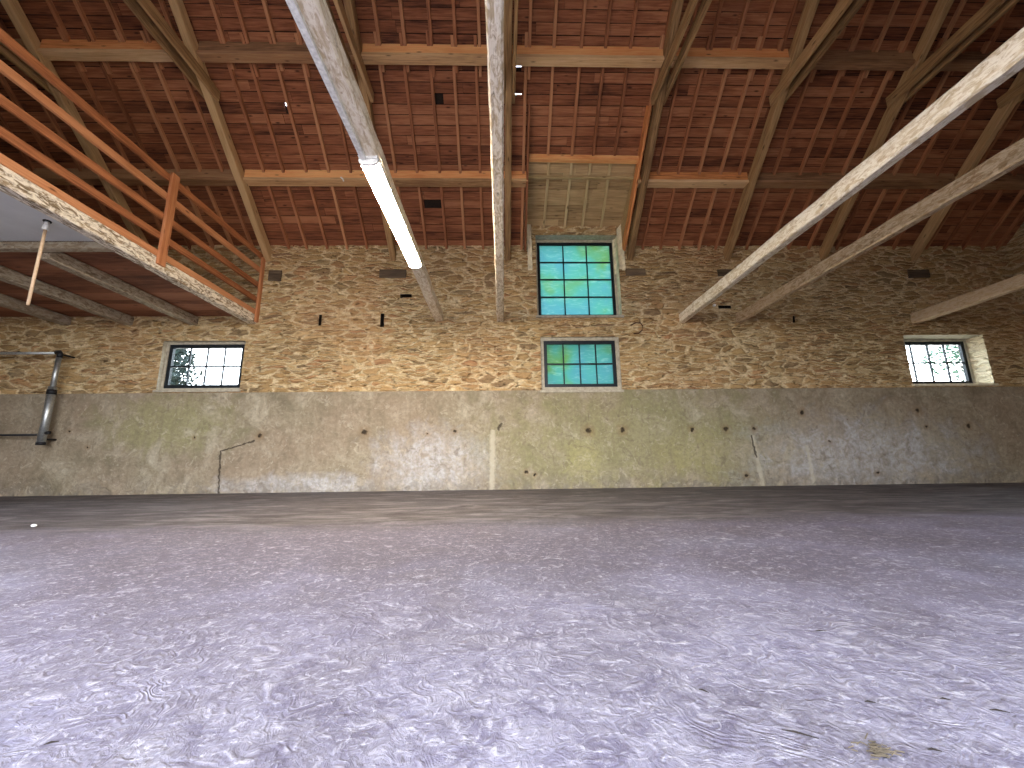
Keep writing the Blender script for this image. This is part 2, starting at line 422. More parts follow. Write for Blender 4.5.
def rect_surface(name, mat, us, vs, to3d, skip):
    """A surface of quads over a grid of cuts us x vs; cells whose centre is in a skip rectangle are left open."""
    idx = {}; vv = []; ff = []
    def vid(i, j):
        if (i, j) not in idx: idx[i, j] = len(vv); vv.append(to3d(us[i], vs[j]))
        return idx[i, j]
    for i in range(len(us) - 1):
        for j in range(len(vs) - 1):
            a, b = (us[i] + us[i + 1]) / 2, (vs[j] + vs[j + 1]) / 2
            if any(s[0] < a < s[1] and s[2] < b < s[3] for s in skip): continue
            ff.append((vid(i, j), vid(i + 1, j), vid(i + 1, j + 1), vid(i, j + 1)))
    me = bpy.data.meshes.new(name); me.from_pydata(vv, [], ff); me.materials.append(mat)
    o = bpy.data.objects.new(name, me); COL.objects.link(o); return o
def cuts(a, b, step, extra):
    q = sorted(set([round(a, 4), round(b, 4)] + [round(e, 4) for e in extra if a < e < b]))
    out = []
    for s, e in zip(q, q[1:]):
        n = max(1, int(round((e - s) / step)))
        out += [s + (e - s) * k / n for k in range(n)]
    return out + [q[-1]]

# ------------------------------------------------------------------ the setting
WIN = {1: (-6.93, -5.285, 2.02, 3.04), 2: (.80, 2.455, 1.954, 3.09), 3: (.75, 2.56, 3.56, 5.44), 4: (8.60, 10.36, 2.03, 3.10)}
WALL_BACK = 8.42
DX0, DX1 = .545, 2.66        # the dormer opening in the roof
DTRIM_Y, DTOP = 6.72, 5.67
DT = (6.33 - DTOP) / (D - DTRIM_Y)
POCKETS = [(-3.83, -3.77, 3.36, 3.60), (-2.55, -2.47, 3.33, 3.62), (-2.16, -1.92, 3.975, 4.055), (6.25, 6.30, 3.39, 3.54), (4.66, 4.94, 3.71, 3.78)]
ex_x = [q for w in WIN.values() for q in w[:2]] + [q for w in POCKETS for q in w[:2]] + [DX0, DX1, .7]
ex_z = [q for w in WIN.values() for q in w[2:]] + [q for w in POCKETS for q in w[2:]] + [5.19, 4.62]
us = cuts(XL, XR, .036, ex_x); vs = cuts(DADO - .02, DTOP, .03, ex_z)
skip = [w for w in WIN.values()] + POCKETS + [(XL - 1, DX0, 5.19, 9), (DX1, XR + 1, 5.19, 9), (2.56, DX1, 4.62, 9)]
wall = rect_surface('wall_back', M['stone'], us, vs, lambda x, z: (x, D, z), skip)
struct(wall, 'rubble stone upper wall of golden and brown stones with pale mortar', 'wall')
m = MB()
for x0, x1, z0, z1 in POCKETS:          # sides and bottoms of the small pockets
    d = D + .16
    b = len(m.v); m.v += [(x0, D, z0), (x1, D, z0), (x1, D, z1), (x0, D, z1), (x0, d, z0), (x1, d, z0), (x1, d, z1), (x0, d, z1)]
    m.f += [(b + i, b + (i + 1) % 4, b + 4 + (i + 1) % 4, b + 4 + i) for i in range(4)] + [(b + 4, b + 5, b + 6, b + 7)]
m.build('pocket_lining', M['underlay'], wall)
# reveals of the four windows, in stone, and the outer leaf
REV = {1: .5, 2: .5, 3: .5, 4: .5}
M['pale_rubble'] = stone_mat('pale_rubble_stone', 1.5)
for n in WIN:
    x0, x1, z0, z1 = WIN[n]; e = D + .20 if n == 1 else WALL_BACK
    ys = cuts(D - .012, e, .04, [])
    for (nm, aa, fn) in (('l', cuts(z0, z1, .04, []), lambda a, y, x0=x0: (x0, y, a)), ('r', cuts(z0, z1, .04, []), lambda a, y, x1=x1: (x1, y, a)),
                         ('t', cuts(x0, x1, .06, []), lambda a, y, z1=z1: (a, y, z1)), ('b', cuts(x0, x1, .06, []), lambda a, y, z0=z0: (a, y, z0))):
        idx = len(aa); vv = [fn(a, y) for y in ys for a in aa]
        ff = [(j * idx + i, j * idx + i + 1, (j + 1) * idx + i + 1, (j + 1) * idx + i) for j in range(len(ys) - 1) for i in range(idx - 1)]
        if nm in 'lb': ff = [tuple(reversed(q)) for q in ff]
        if nm == 'l': ff = [tuple(reversed(q)) for q in ff]
        me = bpy.data.meshes.new('reveal'); me.from_pydata(vv, [], ff)
        me.materials.append(M['surround'] if nm in 'tb' or n in (1, 2) else (M['stone_pale'] if n == 3 and nm == 'r' else M['pale_rubble'] if nm == 'r' else M['surround']))
        o = bpy.data.objects.new('reveal', me); COL.objects.link(o); o.parent = wall
# outer leaf with the same openings
xs = cuts(XL - .5, XR + .5, 30, [q for w in WIN.values() for q in w[:2]] + [DX0, DX1, -7.7, -5.1]); zs = cuts(-.2, DTOP + .2, 30, [q for w in WIN.values() for q in w[2:]] + [5.0, 1.9, 3.2])
o = rect_surface('outer_backing', M['surround'], xs, zs, lambda x, z: (x, WALL_BACK, z), [w for w in WIN.values()] + [(-7.7, -5.1, 1.9, 3.2)] + [(XL - 1, DX0, 5.0, 9), (DX1, XR + 1, 5.0, 9)])
o.parent = wall
o = rect_surface('light_stop', M['surround'], [-7.75, WIN[1][0], WIN[1][1], -5.0], [1.85, WIN[1][2], WIN[1][3], 3.25], lambda x, z: (x, D + .20, z), [WIN[1]])  # plate added behind the left window's edges to stop sky light leaking in
o.parent = wall
# concrete dado, slightly proud of the stone
m = MB(); prof = [(D - .035, -.1), (D - .035, DADO - .012), (D - .028, DADO), (D + .05, DADO), (D + .05, -.1)]
m.prism(prof, 0, XL, XR)
dado = struct(m.build('wall_back_lower', M['concrete']), 'stained bare concrete lower wall with tie holes, limewash bloom and cracks', 'wall')
# floor
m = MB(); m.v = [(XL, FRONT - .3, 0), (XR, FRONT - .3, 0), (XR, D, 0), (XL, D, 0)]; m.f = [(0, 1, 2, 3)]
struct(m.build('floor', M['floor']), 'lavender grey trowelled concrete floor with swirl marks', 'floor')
# side walls and the front wall with the wide doorway behind the camera
def gable(name, x, thick, label):
    ys = cuts(FRONT, D, .06 if x > 0 else .5, [RIDGE_Y]); rows = 60 if x > 0 else 8
    vv = []; ff = []
    for y in ys:
        top = EAVE + ((D - y) if y > RIDGE_Y else (D - 2 * RIDGE_Y + y)) * T
        vv += [(x, y, -.1 + (top + .1) * k / rows) for k in range(rows + 1)]
    for i in range(len(ys) - 1):
        for k in range(rows):
            a = i * (rows + 1) + k; q = (a, a + 1, a + rows + 2, a + rows + 1)
            ff.append(q if x > 0 else tuple(reversed(q)))
    me = bpy.data.meshes.new(name); me.from_pydata(vv, [], ff); me.materials.append(M['stone'])
    o = bpy.data.objects.new(name, me); COL.objects.link(o)
    q = MB(); xo = x + (.35 if x > 0 else -.35); q.v = [(xo, FRONT - 1, -.2), (xo, D + .6, -.2), (xo, D + .6, 11.5), (xo, FRONT - 1, 11.5)]; q.f = [(0, 1, 2, 3)]  # plane added outside the end wall, blocks sky light leaking through the corner
    b_ = q.build('outer_backing', M['surround']); b_.parent = o
    return struct(o, label, 'wall')
gable('wall_right', XR, .5, 'shadowed rubble stone end wall at the right corner')
gable('wall_left', XL, .5, 'rubble stone end wall beyond the loft')
zf = EAVE + (D - 2 * RIDGE_Y + FRONT) * T
DOOR = (-6.2, 1.9, -.5, 4.3)
xs = cuts(XL, XR, 30, DOOR[:2]); zs = cuts(-.1, zf, 30, DOOR[2:])
o = rect_surface('wall_front', M['surround'], xs, zs, lambda x, z: (x, FRONT, z), [DOOR])
struct(o, 'rendered front wall with the wide open doorway', 'wall')

# roof boards: each row of boarding across the slope, cut round the dormer, with a few lost pieces
LOST = [(-5.82, -5.52, 6.06, 6.16), (-1.20, -1.02, 6.02, 6.16), (-1.58, -1.20, 7.26, 7.36)]
LIGHT = [(-3.87, -3.82, 6.10, 6.145), (.235, .37, 5.685, 5.703), (.255, .38, 5.98, 5.997)]
m = MB()
pitch = .160; rows = int((D - RIDGE_Y + .05) / CS / pitch)
rr = random.Random(3)
for k in range(rows):
    s0 = k * pitch + rr.uniform(-.002, .002) - .02; s1 = s0 + pitch - .011
    y0, y1 = D - s0 * CS, D - s1 * CS; ym = (y0 + y1) / 2
    spans = [(XL, DX0), (DX1, XR)] if ym > DTRIM_Y else [(XL, XR)]
    for x0, x1, ya, yb in LOST + LIGHT:
        if min(y0, y1) < (ya + yb) / 2 < max(y0, y1):
            spans = [q for a, b in spans for q in ([(a, x0), (x1, b)] if a < x0 < b else [(a, b)])]
    for a, b in spans:
        x = a
        while x < b - .01:
            L = rr.choice((1.7, 2.5, 3.3, 4.1)) * rr.uniform(.9, 1.1)
            e = b if x + L > b - .5 else x + L
            dz = rr.uniform(0, .006); tw = rr.uniform(-.004, .004)
            n = max(1, int((e - x) / .5)); base = len(m.v)
            for i in range(n + 1):
                xx = x + (e - x - .004) * i / n
                w0, w1_ = s0 + .003 * mnoise.noise((xx * 2, k, 0)), s1 + .004 * mnoise.noise((xx * 2, k, 7))
                for s_, off in ((w0, dz), (w1_, dz + tw), (w1_, -.02 + dz), (w0, -.02 + dz)):
                    p = (xx, D - s_ * CS, EAVE + s_ * SN)
                    m.v.append((xx, p[1] - off * SN, p[2] - off * CS))
            for i in range(n):
                for j in range(4):
                    a_ = base + i * 4 + j; b_ = base + i * 4 + (j + 1) % 4
                    m.f.append((a_, b_, b_ + 4, a_ + 4))
            m.f += [(base, base + 1, base + 2, base + 3), (base + n * 4 + 3, base + n * 4 + 2, base + n * 4 + 1, base + n * 4)]
            x = e
ceil = struct(m.build('ceiling', M['board']), 'sloping roof lining of red-brown boards', 'ceiling')
us = cuts(XL - .5, XR + .5, 40, [DX0, DX1] + [q for l in LIGHT for q in l[:2]]); vs = cuts(RIDGE_Y, D + .5, 40, [DTRIM_Y] + [q for l in LIGHT for q in l[2:]])
up = .055
o = rect_surface('underlay', M['underlay'], us, vs, lambda x, y: (x, y + up * SN, roof_z(y) + up * CS), LIGHT + [(DX0, DX1, DTRIM_Y, 9.9)])
o.parent = ceil
m = MB(); zr = roof_z(RIDGE_Y) + .07
m.prism([(RIDGE_Y + .05, zr), (FRONT - .6, zr - (RIDGE_Y + .6 - FRONT) * T), (FRONT - .6, zr - (RIDGE_Y + .6 - FRONT) * T + .1), (RIDGE_Y + .05, zr + .1)], 0, XL - .5, XR + .5)
struct(m.build('ceiling_rear', M['board']), 'rear slope of the roof lining', 'ceiling')

# dormer ceiling: boards, cheeks
def dz(y): return DTOP + (D - y) * DT
m = MB(); k = 0; y = D + .44
while y > DTRIM_Y + .02:
    y2 = max(y - .145, DTRIM_Y - .02)
    x = DX0
    for e in (rr.uniform(1.2, 2.0), DX1):
        q = len(m.v)
        m.v += [(x, y, dz(y)), (e - .004, y, dz(y)), (e - .004, y2 + .006, dz(y2 + .006)), (x, y2 + .006, dz(y2 + .006))]
        m.v += [(a, b, c + .02) for a, b, c in m.v[q:q + 4]]
        m.f += [(q, q + 1, q + 2, q + 3), (q + 7, q + 6, q + 5, q + 4)] + [(q + i, q + (i + 1) % 4, q + 4 + (i + 1) % 4, q + 4 + i) for i in range(4)]
        x = e
    y = y2
o = struct(m.build('ceiling_dormer', M['board_green']), 'low-pitched board lining of the dormer above the upper window', 'ceiling')
m = MB(); m.v = [(DX0 - .1, D + .45, dz(D + .45) + .05), (DX1 + .1, D + .45, dz(D + .45) + .05), (DX1 + .1, DTRIM_Y - .15, dz(DTRIM_Y - .15) + .05), (DX0 - .1, DTRIM_Y - .15, dz(DTRIM_Y - .15) + .05)]
m.f = [(0, 1, 2, 3)]; m.build('underlay', M['underlay'], o)
for sx, nm in ((DX0 - .06, 'wall_dormer_left'), (DX1, 'wall_dormer_right')):
    m = MB(); yy = DTRIM_Y - .05
    m.prism([(D, EAVE - .02), (D, dz(D) + .04), (yy, dz(yy) + .04), (yy, roof_z(yy))], 0, sx, sx + .06)
    struct(m.build(nm, M['board_green']), 'boarded triangular cheek on the %s side of the dormer' % ('left' if 'left' in nm else 'right'), 'wall')
for nm, poly, side in (('trim_1', [(.57, 7.965), (.66, 7.965), (.74, 8.2), (.74, 8.4), (.57, 8.4)], 'left'), ('trim_2', [(2.655, 7.96), (2.52, 8.20), (2.52, 8.4), (2.70, 8.4), (2.70, 7.96)], 'right')):
    m = MB(); nz = 26; rings = []
    for k in range(nz + 1):
        z = 4.60 + 1.42 * k / nz
        rings.append([(px_ + .016 * mnoise.noise((px_ * 9, py_ * 9, z * 7)), py_ + .014 * mnoise.noise((px_ * 7, z * 9, 3)), z + .02 * mnoise.noise((px_ * 5, py_ * 5, k))) for px_, py_ in poly])
    m.ring_tube(rings)
    struct(m.build(nm, M['stone_pale']), 'pale plastered stone edge %s of the upper window' % side, 'trim')

# ------------------------------------------------------------------ windows
def window(n, rect, y, cols, rows, film, label, fw=.055, sill=True, sur=.06):
    x0, x1, z0, z1 = rect
    root = empty('window_%d' % n, ((x0 + x1) / 2, y, z0), label, 'window', None, 'structure')
    def ring(name, mat, a, b, c, d, w, y0, y1):
        m = MB(); m.box(a, a + w, y0, y1, c, d); m.box(b - w, b, y0, y1, c, d); m.box(a + w, b - w, y0, y1, d - w, d); m.box(a + w, b - w, y0, y1, c, c + w)
        return m.build(name, mat, root)
    if sur: ring('surround', M['surround'], x0, x1, z0, z1, sur, y - .02, y + .12)
    a, b, c, d = x0 + sur, x1 - sur, z0 + sur, z1 - sur
    ring('frame', M['black_frame'], a, b, c, d, fw, y, y + .06)
    m = MB()
    ia, ib, ic, id_ = a + fw, b - fw, c + fw, d - fw
    for k in range(1, cols): x = ia + (ib - ia) * k / cols; m.box(x - .011, x + .011, y + .012, y + .046, ic, id_)
    for k in range(1, rows): z = ic + (id_ - ic) * k / rows; m.box(ia, ib, y + .014, y + .044, z - .015, z + .015)
    m.build('glazing_bars', M['black_frame'], root)
    m = MB(); m.box(ia, ib, y + .027, y + .032, ic, id_); m.build('glass', film, root)
    if sill:
        m = MB(); m.prism([(D - .05, z0 - .05), (D - .05, z0 - .005), (y, z0 + .015), (y, z0 - .05)], 0, x0 - .03, x1 + .03); m.build('sill', M['stone_pale' if n == 4 else 'surround'], root)
    return root
window(1, WIN[1], D + .10, 4, 2, M['glass'], 'small eight-pane black window under the loft at left', .07, True, .05)
window(2, WIN[2], D + .05, 4, 2, M['film'], 'small eight-pane window of turquoise panes below the dormer window', .07, True, .07)
window(3, WIN[3], D + .22, 3, 4, M['film_low'], 'tall twelve-pane dormer window of turquoise panes', .06, True, .05)
window(4, WIN[4], D + .33, 4, 2, M['glass'], 'small eight-pane window in a deep pale reveal at right', .07, True, .05)

# ------------------------------------------------------------------ roof trusses
TRUSS = [(-7.54, 'farthest left, above the loft railing'), (-5.02, 'whose foot meets the loft railing end post'), (-2.35, 'behind the lit strip light'),
         (.14, 'beside the central tie beam'), (2.82, 'just right of the dormer window'), (4.98, 'second to the right of the dormer window'),
         (7.14, 'third to the right of the dormer window'), (9.22, 'fourth to the right of the dormer window, nearest the end wall')]
YA = 2.75
SHORT = ['the truss above the loft railing', 'the truss at the railing end', 'the truss behind the strip light', 'the truss by the central tie beam',
         'the truss beside the dormer', 'the second truss right of the dormer', 'the third truss right of the dormer', 'the last truss at right']
for x, where in TRUSS:
    root = empty('roof_truss', (x, D, 4.75), 'weathered grey-brown roof truss ' + where, 'roof truss', 'roof trusses')
    o0, o1 = .085, .275
    def q(y, off): p = on_roof(0, y, off); return (p.y, p.z)
    a = q(YA, o0); b = q(YA, o1)
    ylow = D + .02
    za = roof_z(ylow) - o0 / CS; zb = roof_z(ylow) - o1 / CS
    L = 24
    p0 = Vector((x, (ylow + ylow) / 2, (za + zb) / 2)); p1 = Vector((x, (a[0] + b[0]) / 2, (a[1] + b[1]) / 2))
    timber('rafter', (p0.x, p0.y + .10, p0.z - .10 * T), p1, .125, o1 - o0, M['truss'], root, (0, SN, CS), .008, .012)
    for s in (-1, 1):
        timber('collar_plank', (x + s * .092, 5.98, 6.86), (x + s * .092, -1.0, 6.86), .052, .19, M['truss'], root, (0, 0, 1), .005, .006)
    timber('rafter', (x, 2.25, roof_z(YA) - .18), (x, FRONT + .3, roof_z(YA) - .18 - (2.25 - FRONT - .3) * T), .125, .19, M['truss'], root, (0, 0, 1), .004, .01, seg=4)
# wood pads in the wall under the truss feet
for x0, x1, z0, z1, w in [(-2.62, -2.05, 4.42, 4.61, 'behind the strip light'), (2.70, 3.13, 4.47, 4.63, 'right of the dormer window'),
                          (4.73, 5.12, 4.46, 4.61, 'behind the big bright tie beam'), (-4.95, -4.69, 4.36, 4.59, 'beside the loft railing end post'),
                          (9.0, 9.47, 4.42, 4.61, 'above the right window')]:
    o = timber('wall_pad', (x0, D + .04, (z0 + z1) / 2), (x1, D + .04, (z0 + z1) / 2), .16, z1 - z0, M['pad'], None, (0, 0, 1), .012, .015, seg=6)
    tag(o, 'dark timber pad set in the stone wall ' + w, 'timber block', 'truss pads in the stone wall')

# ------------------------------------------------------------------ purlins, one length per bay
ends = [-12.45] + [t[0] for t in TRUSS] + [XR - .02]
bay_lab = ['left end bay beyond the loft railing', 'bay above the loft railing', 'bay left of the strip light', 'bay between strip light and central tie beam',
           'bay above the dormer window', 'first bay right of the dormer', 'second bay right of the dormer', 'third bay right of the dormer', 'last bay at the right end wall']
mu = ['purlin_brown', 'purlin_orange', 'purlin_brown', 'purlin_orange', 'purlin_orange', 'purlin_orange', 'purlin_brown', 'purlin_brown', 'purlin_brown']
ml = ['purlin_brown', 'purlin_brown', 'purlin_orange', 'purlin_orange', 'purlin_orange', 'purlin_orange', 'purlin_brown', 'purlin_brown', 'purlin_brown']
def purlin(x0, x1, y0, y1, z0, z1, mat, label):
    h = z1 - z0; hs = h * .56
    root = empty('purlin', ((x0 + x1) / 2, y0, z0), label, 'purlin', 'purlins')
    yc = (y0 + y1) / 2
    timber('upper_plank', (x0, yc + .004, z1 - hs / 2 + .05), (x1, yc + .004, z1 - hs / 2 + .05), y1 - y0 - .01, hs + .10, M[mat], root, (0, 0, 1), .006, .006)
    timber('lower_plank', (x0, yc, z0 + (h - hs) / 2 - .004), (x1, yc, z0 + (h - hs) / 2 - .004), y1 - y0 + .02, h - hs - .006, M['purlin_brown' if mat == 'purlin_brown' else 'purlin_pale'], root, (0, 0, 1), .006, .006)
M['purlin_pale'] = wood('pale_purlin_wood', (.34, .19, .09), (.62, .38, .19), (.78, .54, .31), .75, 1.0)
for k in range(9):
    a, b = ends[k] + (.0625 if k else 0), ends[k + 1] - (.0625 if k < 8 else 0)
    tone = 'orange' if mu[k] == 'purlin_orange' else 'brown'
    purlin(a, b, 5.46, 5.60, 7.133, 7.30, mu[k], '%s upper purlin under the roof boards, %s' % (tone, bay_lab[k]))
    tone = 'orange' if ml[k] == 'purlin_orange' else 'brown'
    if k != 4: purlin(a, b, 6.875, 7.05, 5.916, 6.05, ml[k], '%s lower purlin near the wall top, %s' % (tone, bay_lab[k]))
    else:
        purlin(a, DX0 - .02, 6.875, 7.05, 5.916, 6.05, ml[k], 'short orange purlin stub between central tie beam and dormer')
        purlin(DX1 + .045, b, 6.875, 7.05, 5.916, 6.05, ml[k], 'very short purlin end between dormer and the truss right of it')

# ------------------------------------------------------------------ thin common rafters
XS = [-10.75, -10.3, -9.85, -9.4, -8.95, -8.5, -8.05, -7.12, -6.70, -6.22, -5.80, -5.38, -4.60, -4.22, -3.78, -3.35, -2.92, -2.06, -1.64, -1.20, -.80, -.40, .44, .91, 1.37, 1.78, 2.20, 2.72,
      3.12, 3.52, 3.94, 4.37, 4.75, 5.45, 5.98, 6.40, 6.86, 7.5, 7.92, 8.35, 8.8, 9.55, 9.97, 10.4, 10.85, 11.2]
ordn = ['first', 'second', 'third', 'fourth', 'fifth', 'sixth', 'seventh', 'eighth', 'ninth', 'tenth']
last_t = None; cnt = 0
for x in XS:
    left = [t for t in TRUSS if t[0] < x]
    ti = len(left)
    cnt = cnt + 1 if ti == last_t else 0; last_t = ti
    ref = ('%s past %s' % (ordn[cnt], SHORT[ti - 1])) if left else '%s from the far left, behind the loft railing' % ordn[cnt]
    j = random.uniform(-.012, .012); wv = .050
    if not (DX0 < x < DX1):
        o = timber('common_rafter', on_roof(x, D + .06, .036), on_roof(x + j, 5.42 - random.uniform(0, .05), .036), wv, .072, M['rafter'], None, (0, SN, CS), .004, .004, seg=8)
        tag(o, 'thin lower rafter, ' + ref, 'rafter', 'lower common rafters under the roof boards')
        lo = 5.74
    else: lo = None
    side = .058
    if lo:
        o = timber('common_rafter', on_roof(x + side, lo + random.uniform(0, .1), .036), on_roof(x + side + j, 2.6, .036), wv, .072, M['rafter'], None, (0, SN, CS), .004, .004, seg=8)
        tag(o, 'thin upper rafter, ' + ref, 'rafter', 'upper common rafters under the roof boards')
    else:
        o = timber('common_rafter', on_roof(x, DTRIM_Y, .036), on_roof(x + j, 2.6, .036), wv, .072, M['rafter'], None, (0, SN, CS), .004, .004, seg=12)
        tag(o, 'thin common rafter rising from the dormer trimmer, %s of the row' % {.91: 'leftmost', 1.37: 'second', 1.78: 'third', 2.20: 'rightmost'}[x], 'rafter', 'rafters above the dormer trimmer')

# dormer timbers
o = timber('dormer_trimmer', (DX0, 6.70, 6.285), (DX1, 6.70, 6.255), .10, .11, M['purlin_orange'], None, (0, 0, 1), .006, .006)
tag(o, 'bright orange trimmer beam across the head of the dormer', 'beam')
o = timber('dormer_batten', (DX0, 7.0, dz(7.0) - .085), (DX1, 7.0, dz(7.0) - .085), .05, .05, M['grey_wood'], None, (0, 0, 1), .004, .004)
tag(o, 'pale thin batten under the dormer ceiling boards', 'batten')
for x, xt, lb in ((.94, .945, 'leftmost'), (1.407, 1.388, 'second from left'), (1.798, 1.752, 'third from left'), (2.226, 2.148, 'rightmost')):
    o = timber('dormer_rafter', (x, D - .005, dz(D) - .03), (xt, 6.76, dz(6.76) - .03), .048, .055, M['grey_wood'], None, (0, 0, 1), .004, .004)
    tag(o, 'small pale rafter of the dormer ceiling, ' + lb + ' of four', 'rafter', 'dormer ceiling rafters')
for x, lb in ((DX0 - .03, 'left'), (DX1 + .022, 'right')):
    o = timber('trimming_rafter', on_roof(x, D + .03, .10), on_roof(x, 6.1, .10), .042, .20, M['purlin_orange'] if lb == 'right' else M['rafter'], None, (0, SN, CS), .005, .005)
    tag(o, 'deep trimming rafter along the %s edge of the dormer opening' % lb, 'rafter', 'dormer trimming rafters')

# ------------------------------------------------------------------ tie beams
def tie(p0, p1, w, h, w1, h1, label, bow=0.0, mat='tie'):
    o = timber('tie_beam', p0, p1, w, h, M[mat], None, (0, 0, 1), .014, .018, w1, h1, 40, bow)
    return tag(o, label, 'beam', 'heavy tie beams')
YE = FRONT + .05
def ext(x8, x2, y2=2.03): return x8 + (x2 - x8) * (D - YE) / (D - y2)
tie((-1.325, D + .06, 3.525), (ext(-1.325, -1.245), YE, 3.525), .18, .17, .15, .17, 'whitewashed tie beam carrying the lit strip light')
tie((-.035, D + .06, 3.505), (ext(-.035, -.035), YE, 3.505), .15, .155, .105, .16, 'whitewashed tie beam straight overhead in the middle of the room', .0)
tie((3.845, D + .06, 3.495), (ext(3.845, 3.875), YE, 3.505), .13, .20, .13, .21, 'thick bright tie beam sloping up to the right edge, nearer the dormer')
tie((5.07, D + .06, 3.49), (ext(5.07, 5.16, 3.3), YE, 3.49), .12, .20, .12, .20, 'brownish tie beam right of the thick bright one', 0.0, 'tie_tan')
tie((8.93, D + .06, 3.47), (9.03, YE, 3.47), .15, .24, .15, .24, 'short-looking tie beam just above the right window', 0.0, 'tie_tan')

# ------------------------------------------------------------------ loft
o = timber('loft_edge_beam', (-5.195, D + .06, 3.50), (-5.21, YE, 3.50), .17, .20, M['tie'], None, (0, 0, 1), .012, .016, seg=40)
tag(o, 'whitewashed edge beam under the loft railing', 'beam')
for x, lb in ((-6.39, 'nearest the edge beam'), (-7.70, 'middle one of three'), (-8.95, 'farthest from the edge beam')):
    o = timber('loft_joist', (x, D + .05, 3.475), (x, 5.25, 3.475), .17, .18, M['joist'], None, (0, 0, 1), .012, .016)
    tag(o, 'rough grey joist under the loft boards, ' + lb, 'joist', 'loft joists')
o = timber('loft_header', (-12.3, 5.18, 3.535), (-5.29, 5.18, 3.535), .10, .13, M['joist'], None, (0, 0, 1), .008, .01)
tag(o, 'pale header beam crossing under the loft beside the white ceiling panel', 'beam')
m = MB(); x = -5.29; kx = 0
y = D
while y > 5.24:
    y2 = y - .17; m.box(-12.4, -5.29, y2 + .004, y, 3.575, 3.60); y = y2
o = m.build('loft_floor', M['loft_board']); struct(o, 'red-brown plank underside of the loft floor between joists', 'floor')
m = MB(); m.box(-12.4, -5.29, YE, 5.13, 3.575, 3.60)
struct(m.build('ceiling_panel', M['panel']), 'plain white ceiling panel under the near part of the loft', 'ceiling')
# railing
PX = -5.106
root = empty('loft_railing', (PX, D, 3.6), 'orange-brown wooden railing of five sloping-away rails along the loft edge', 'railing')
def post(y0, w, z0, z1, x=PX): 
    return timber('post', (x + .02, y0, z0), (x + .02, y0, z1), w, .045, M['rail'], root, (1, 0, 0), .003, .004)
post(7.95, .09, 3.43, 4.86); post(5.60, .13, 3.47, 4.99); post(2.6, .13, 3.47, 4.99); post(-.4, .13, 3.47, 4.99); post(-3.3, .13, 3.47, 4.99)
for z in (4.905, 4.586, 4.245, 3.921, 3.645):
    timber('rail', (PX - .025, 7.99, z - .006), (PX - .025, YE, z + .006), .045, .105, M['rail'], root, (0, 0, 1), .005, .005, seg=30)

# ------------------------------------------------------------------ strip light and its trunking
LX, LZ = -1.275, 3.44
root = empty('strip_light', (LX, 4.45, LZ), 'lit white fluorescent strip light under the left tie beam', 'ceiling light')
def bar_y(name, mat, prof, y0, y1):
    m = MB(); m.prism(prof, 1, y0, y1); return m.build(name, mat, root)
W2 = .088
prof = [(LX - W2 - .012 + .0, LZ), (LX - W2, LZ - .025), (LX - W2, LZ - .03), (LX + W2, LZ - .03), (LX + W2, LZ - .025), (LX + W2, LZ)]
bar_y('housing', M['white'], prof, 3.36, 5.50)
dif = [(LX + W2 * math.cos(t) , LZ - .03 - .055 * (max(0, math.sin(t)) ** .6)) for t in [math.pi * k / 12 for k in range(13)]]
bar_y('diffuser', M['lamp'], dif, 3.40, 5.46)
W2b = W2 + .006
capp = [(LX + W2b * math.cos(t), LZ - .028 - .062 * (max(0, math.sin(t)) ** .6)) for t in [math.pi * k / 12 for k in range(13)]]
bar_y('end_cap', M['white'], capp, 3.375, 3.40); bar_y('end_cap', M['white'], capp, 5.46, 5.485)
m = MB(); m.box(-1.345, -1.295, YE, 3.37, 3.395, 3.437)
tag(m.build('cable_trunking', M['white']), 'slim white cable trunking along the beam up to the strip light', 'trunking')

# ------------------------------------------------------------------ loft pull pole, pipe gate, small things
zc = 3.575; px, py = -5.71, 4.65
root = empty('hanging_pole', (px, py, zc), 'pale wooden pole hanging from a white cap beneath the loft edge', 'pole')
m = MB(); m.tube([(px, py, zc), (px, py, zc - .012)], .04, 16); m.build('ceiling_plate', M['dark_metal'], root)
m = MB(); m.tube([(px, py, zc - .008), (px, py, zc - .05), (px, py, zc - .09), (px, py, zc - .125)], [.022, .026, .034, .036], 16); m.build('cap', M['white'], root, None, True)
m = MB(); m.tube([(px, py, zc - .09), (px, py, zc - .45), (px, py, zc - 1.12)], .0165, 12); m.build('pole', M['pole'], root, None, True)

gy = 7.72
root = empty('pipe_gate', (-8.67, gy, .94), 'galvanised pipe frame with black elbow standing off the wall at far left', 'pipe frame')
m = MB(); m.tube([(-11.3, gy, 2.725), (-8.70, gy, 2.72)], .028, 12); m.build('top_rail', M['galv'], root, None, True)
m = MB(); m.tube([(-8.72, gy, 2.73), (-8.665, gy, 2.735), (-8.645, gy, 2.70), (-8.645, gy, 2.63)], .045, 12); m.build('elbow', M['dark_metal'], root, None, True)
m = MB(); m.tube([(-8.655, gy, 2.66), (-8.655, gy, 1.95)], .042, 14); m.build('upper_tube', M['galv'], root, None, True)
m = MB(); m.tube([(-8.655, gy, 2.05), (-8.655, gy, .96)], .062, 16); m.build('lower_sleeve', M['galv'], root, None, True)
m = MB(); m.tube([(-8.655, gy, 1.99), (-8.655, gy, 1.90)], .070, 16); m.build('collar', M['dark_metal'], root, None, True)
m = MB(); m.tube([(-8.655, gy, .99), (-8.655, gy, .94)], .068, 16); m.build('collar', M['dark_metal'], root, None, True)
m = MB(); m.tube([(-11.3, gy, 1.13), (-8.70, gy, 1.13)], .020, 12); m.build('lower_rail', M['dark_metal'], root, None, True)
m = MB(); m.tube([(-8.61, gy, 1.16), (-8.53, gy, 1.17)], .03, 10); m.build('bolt', M['dark_metal'], root, None, True)
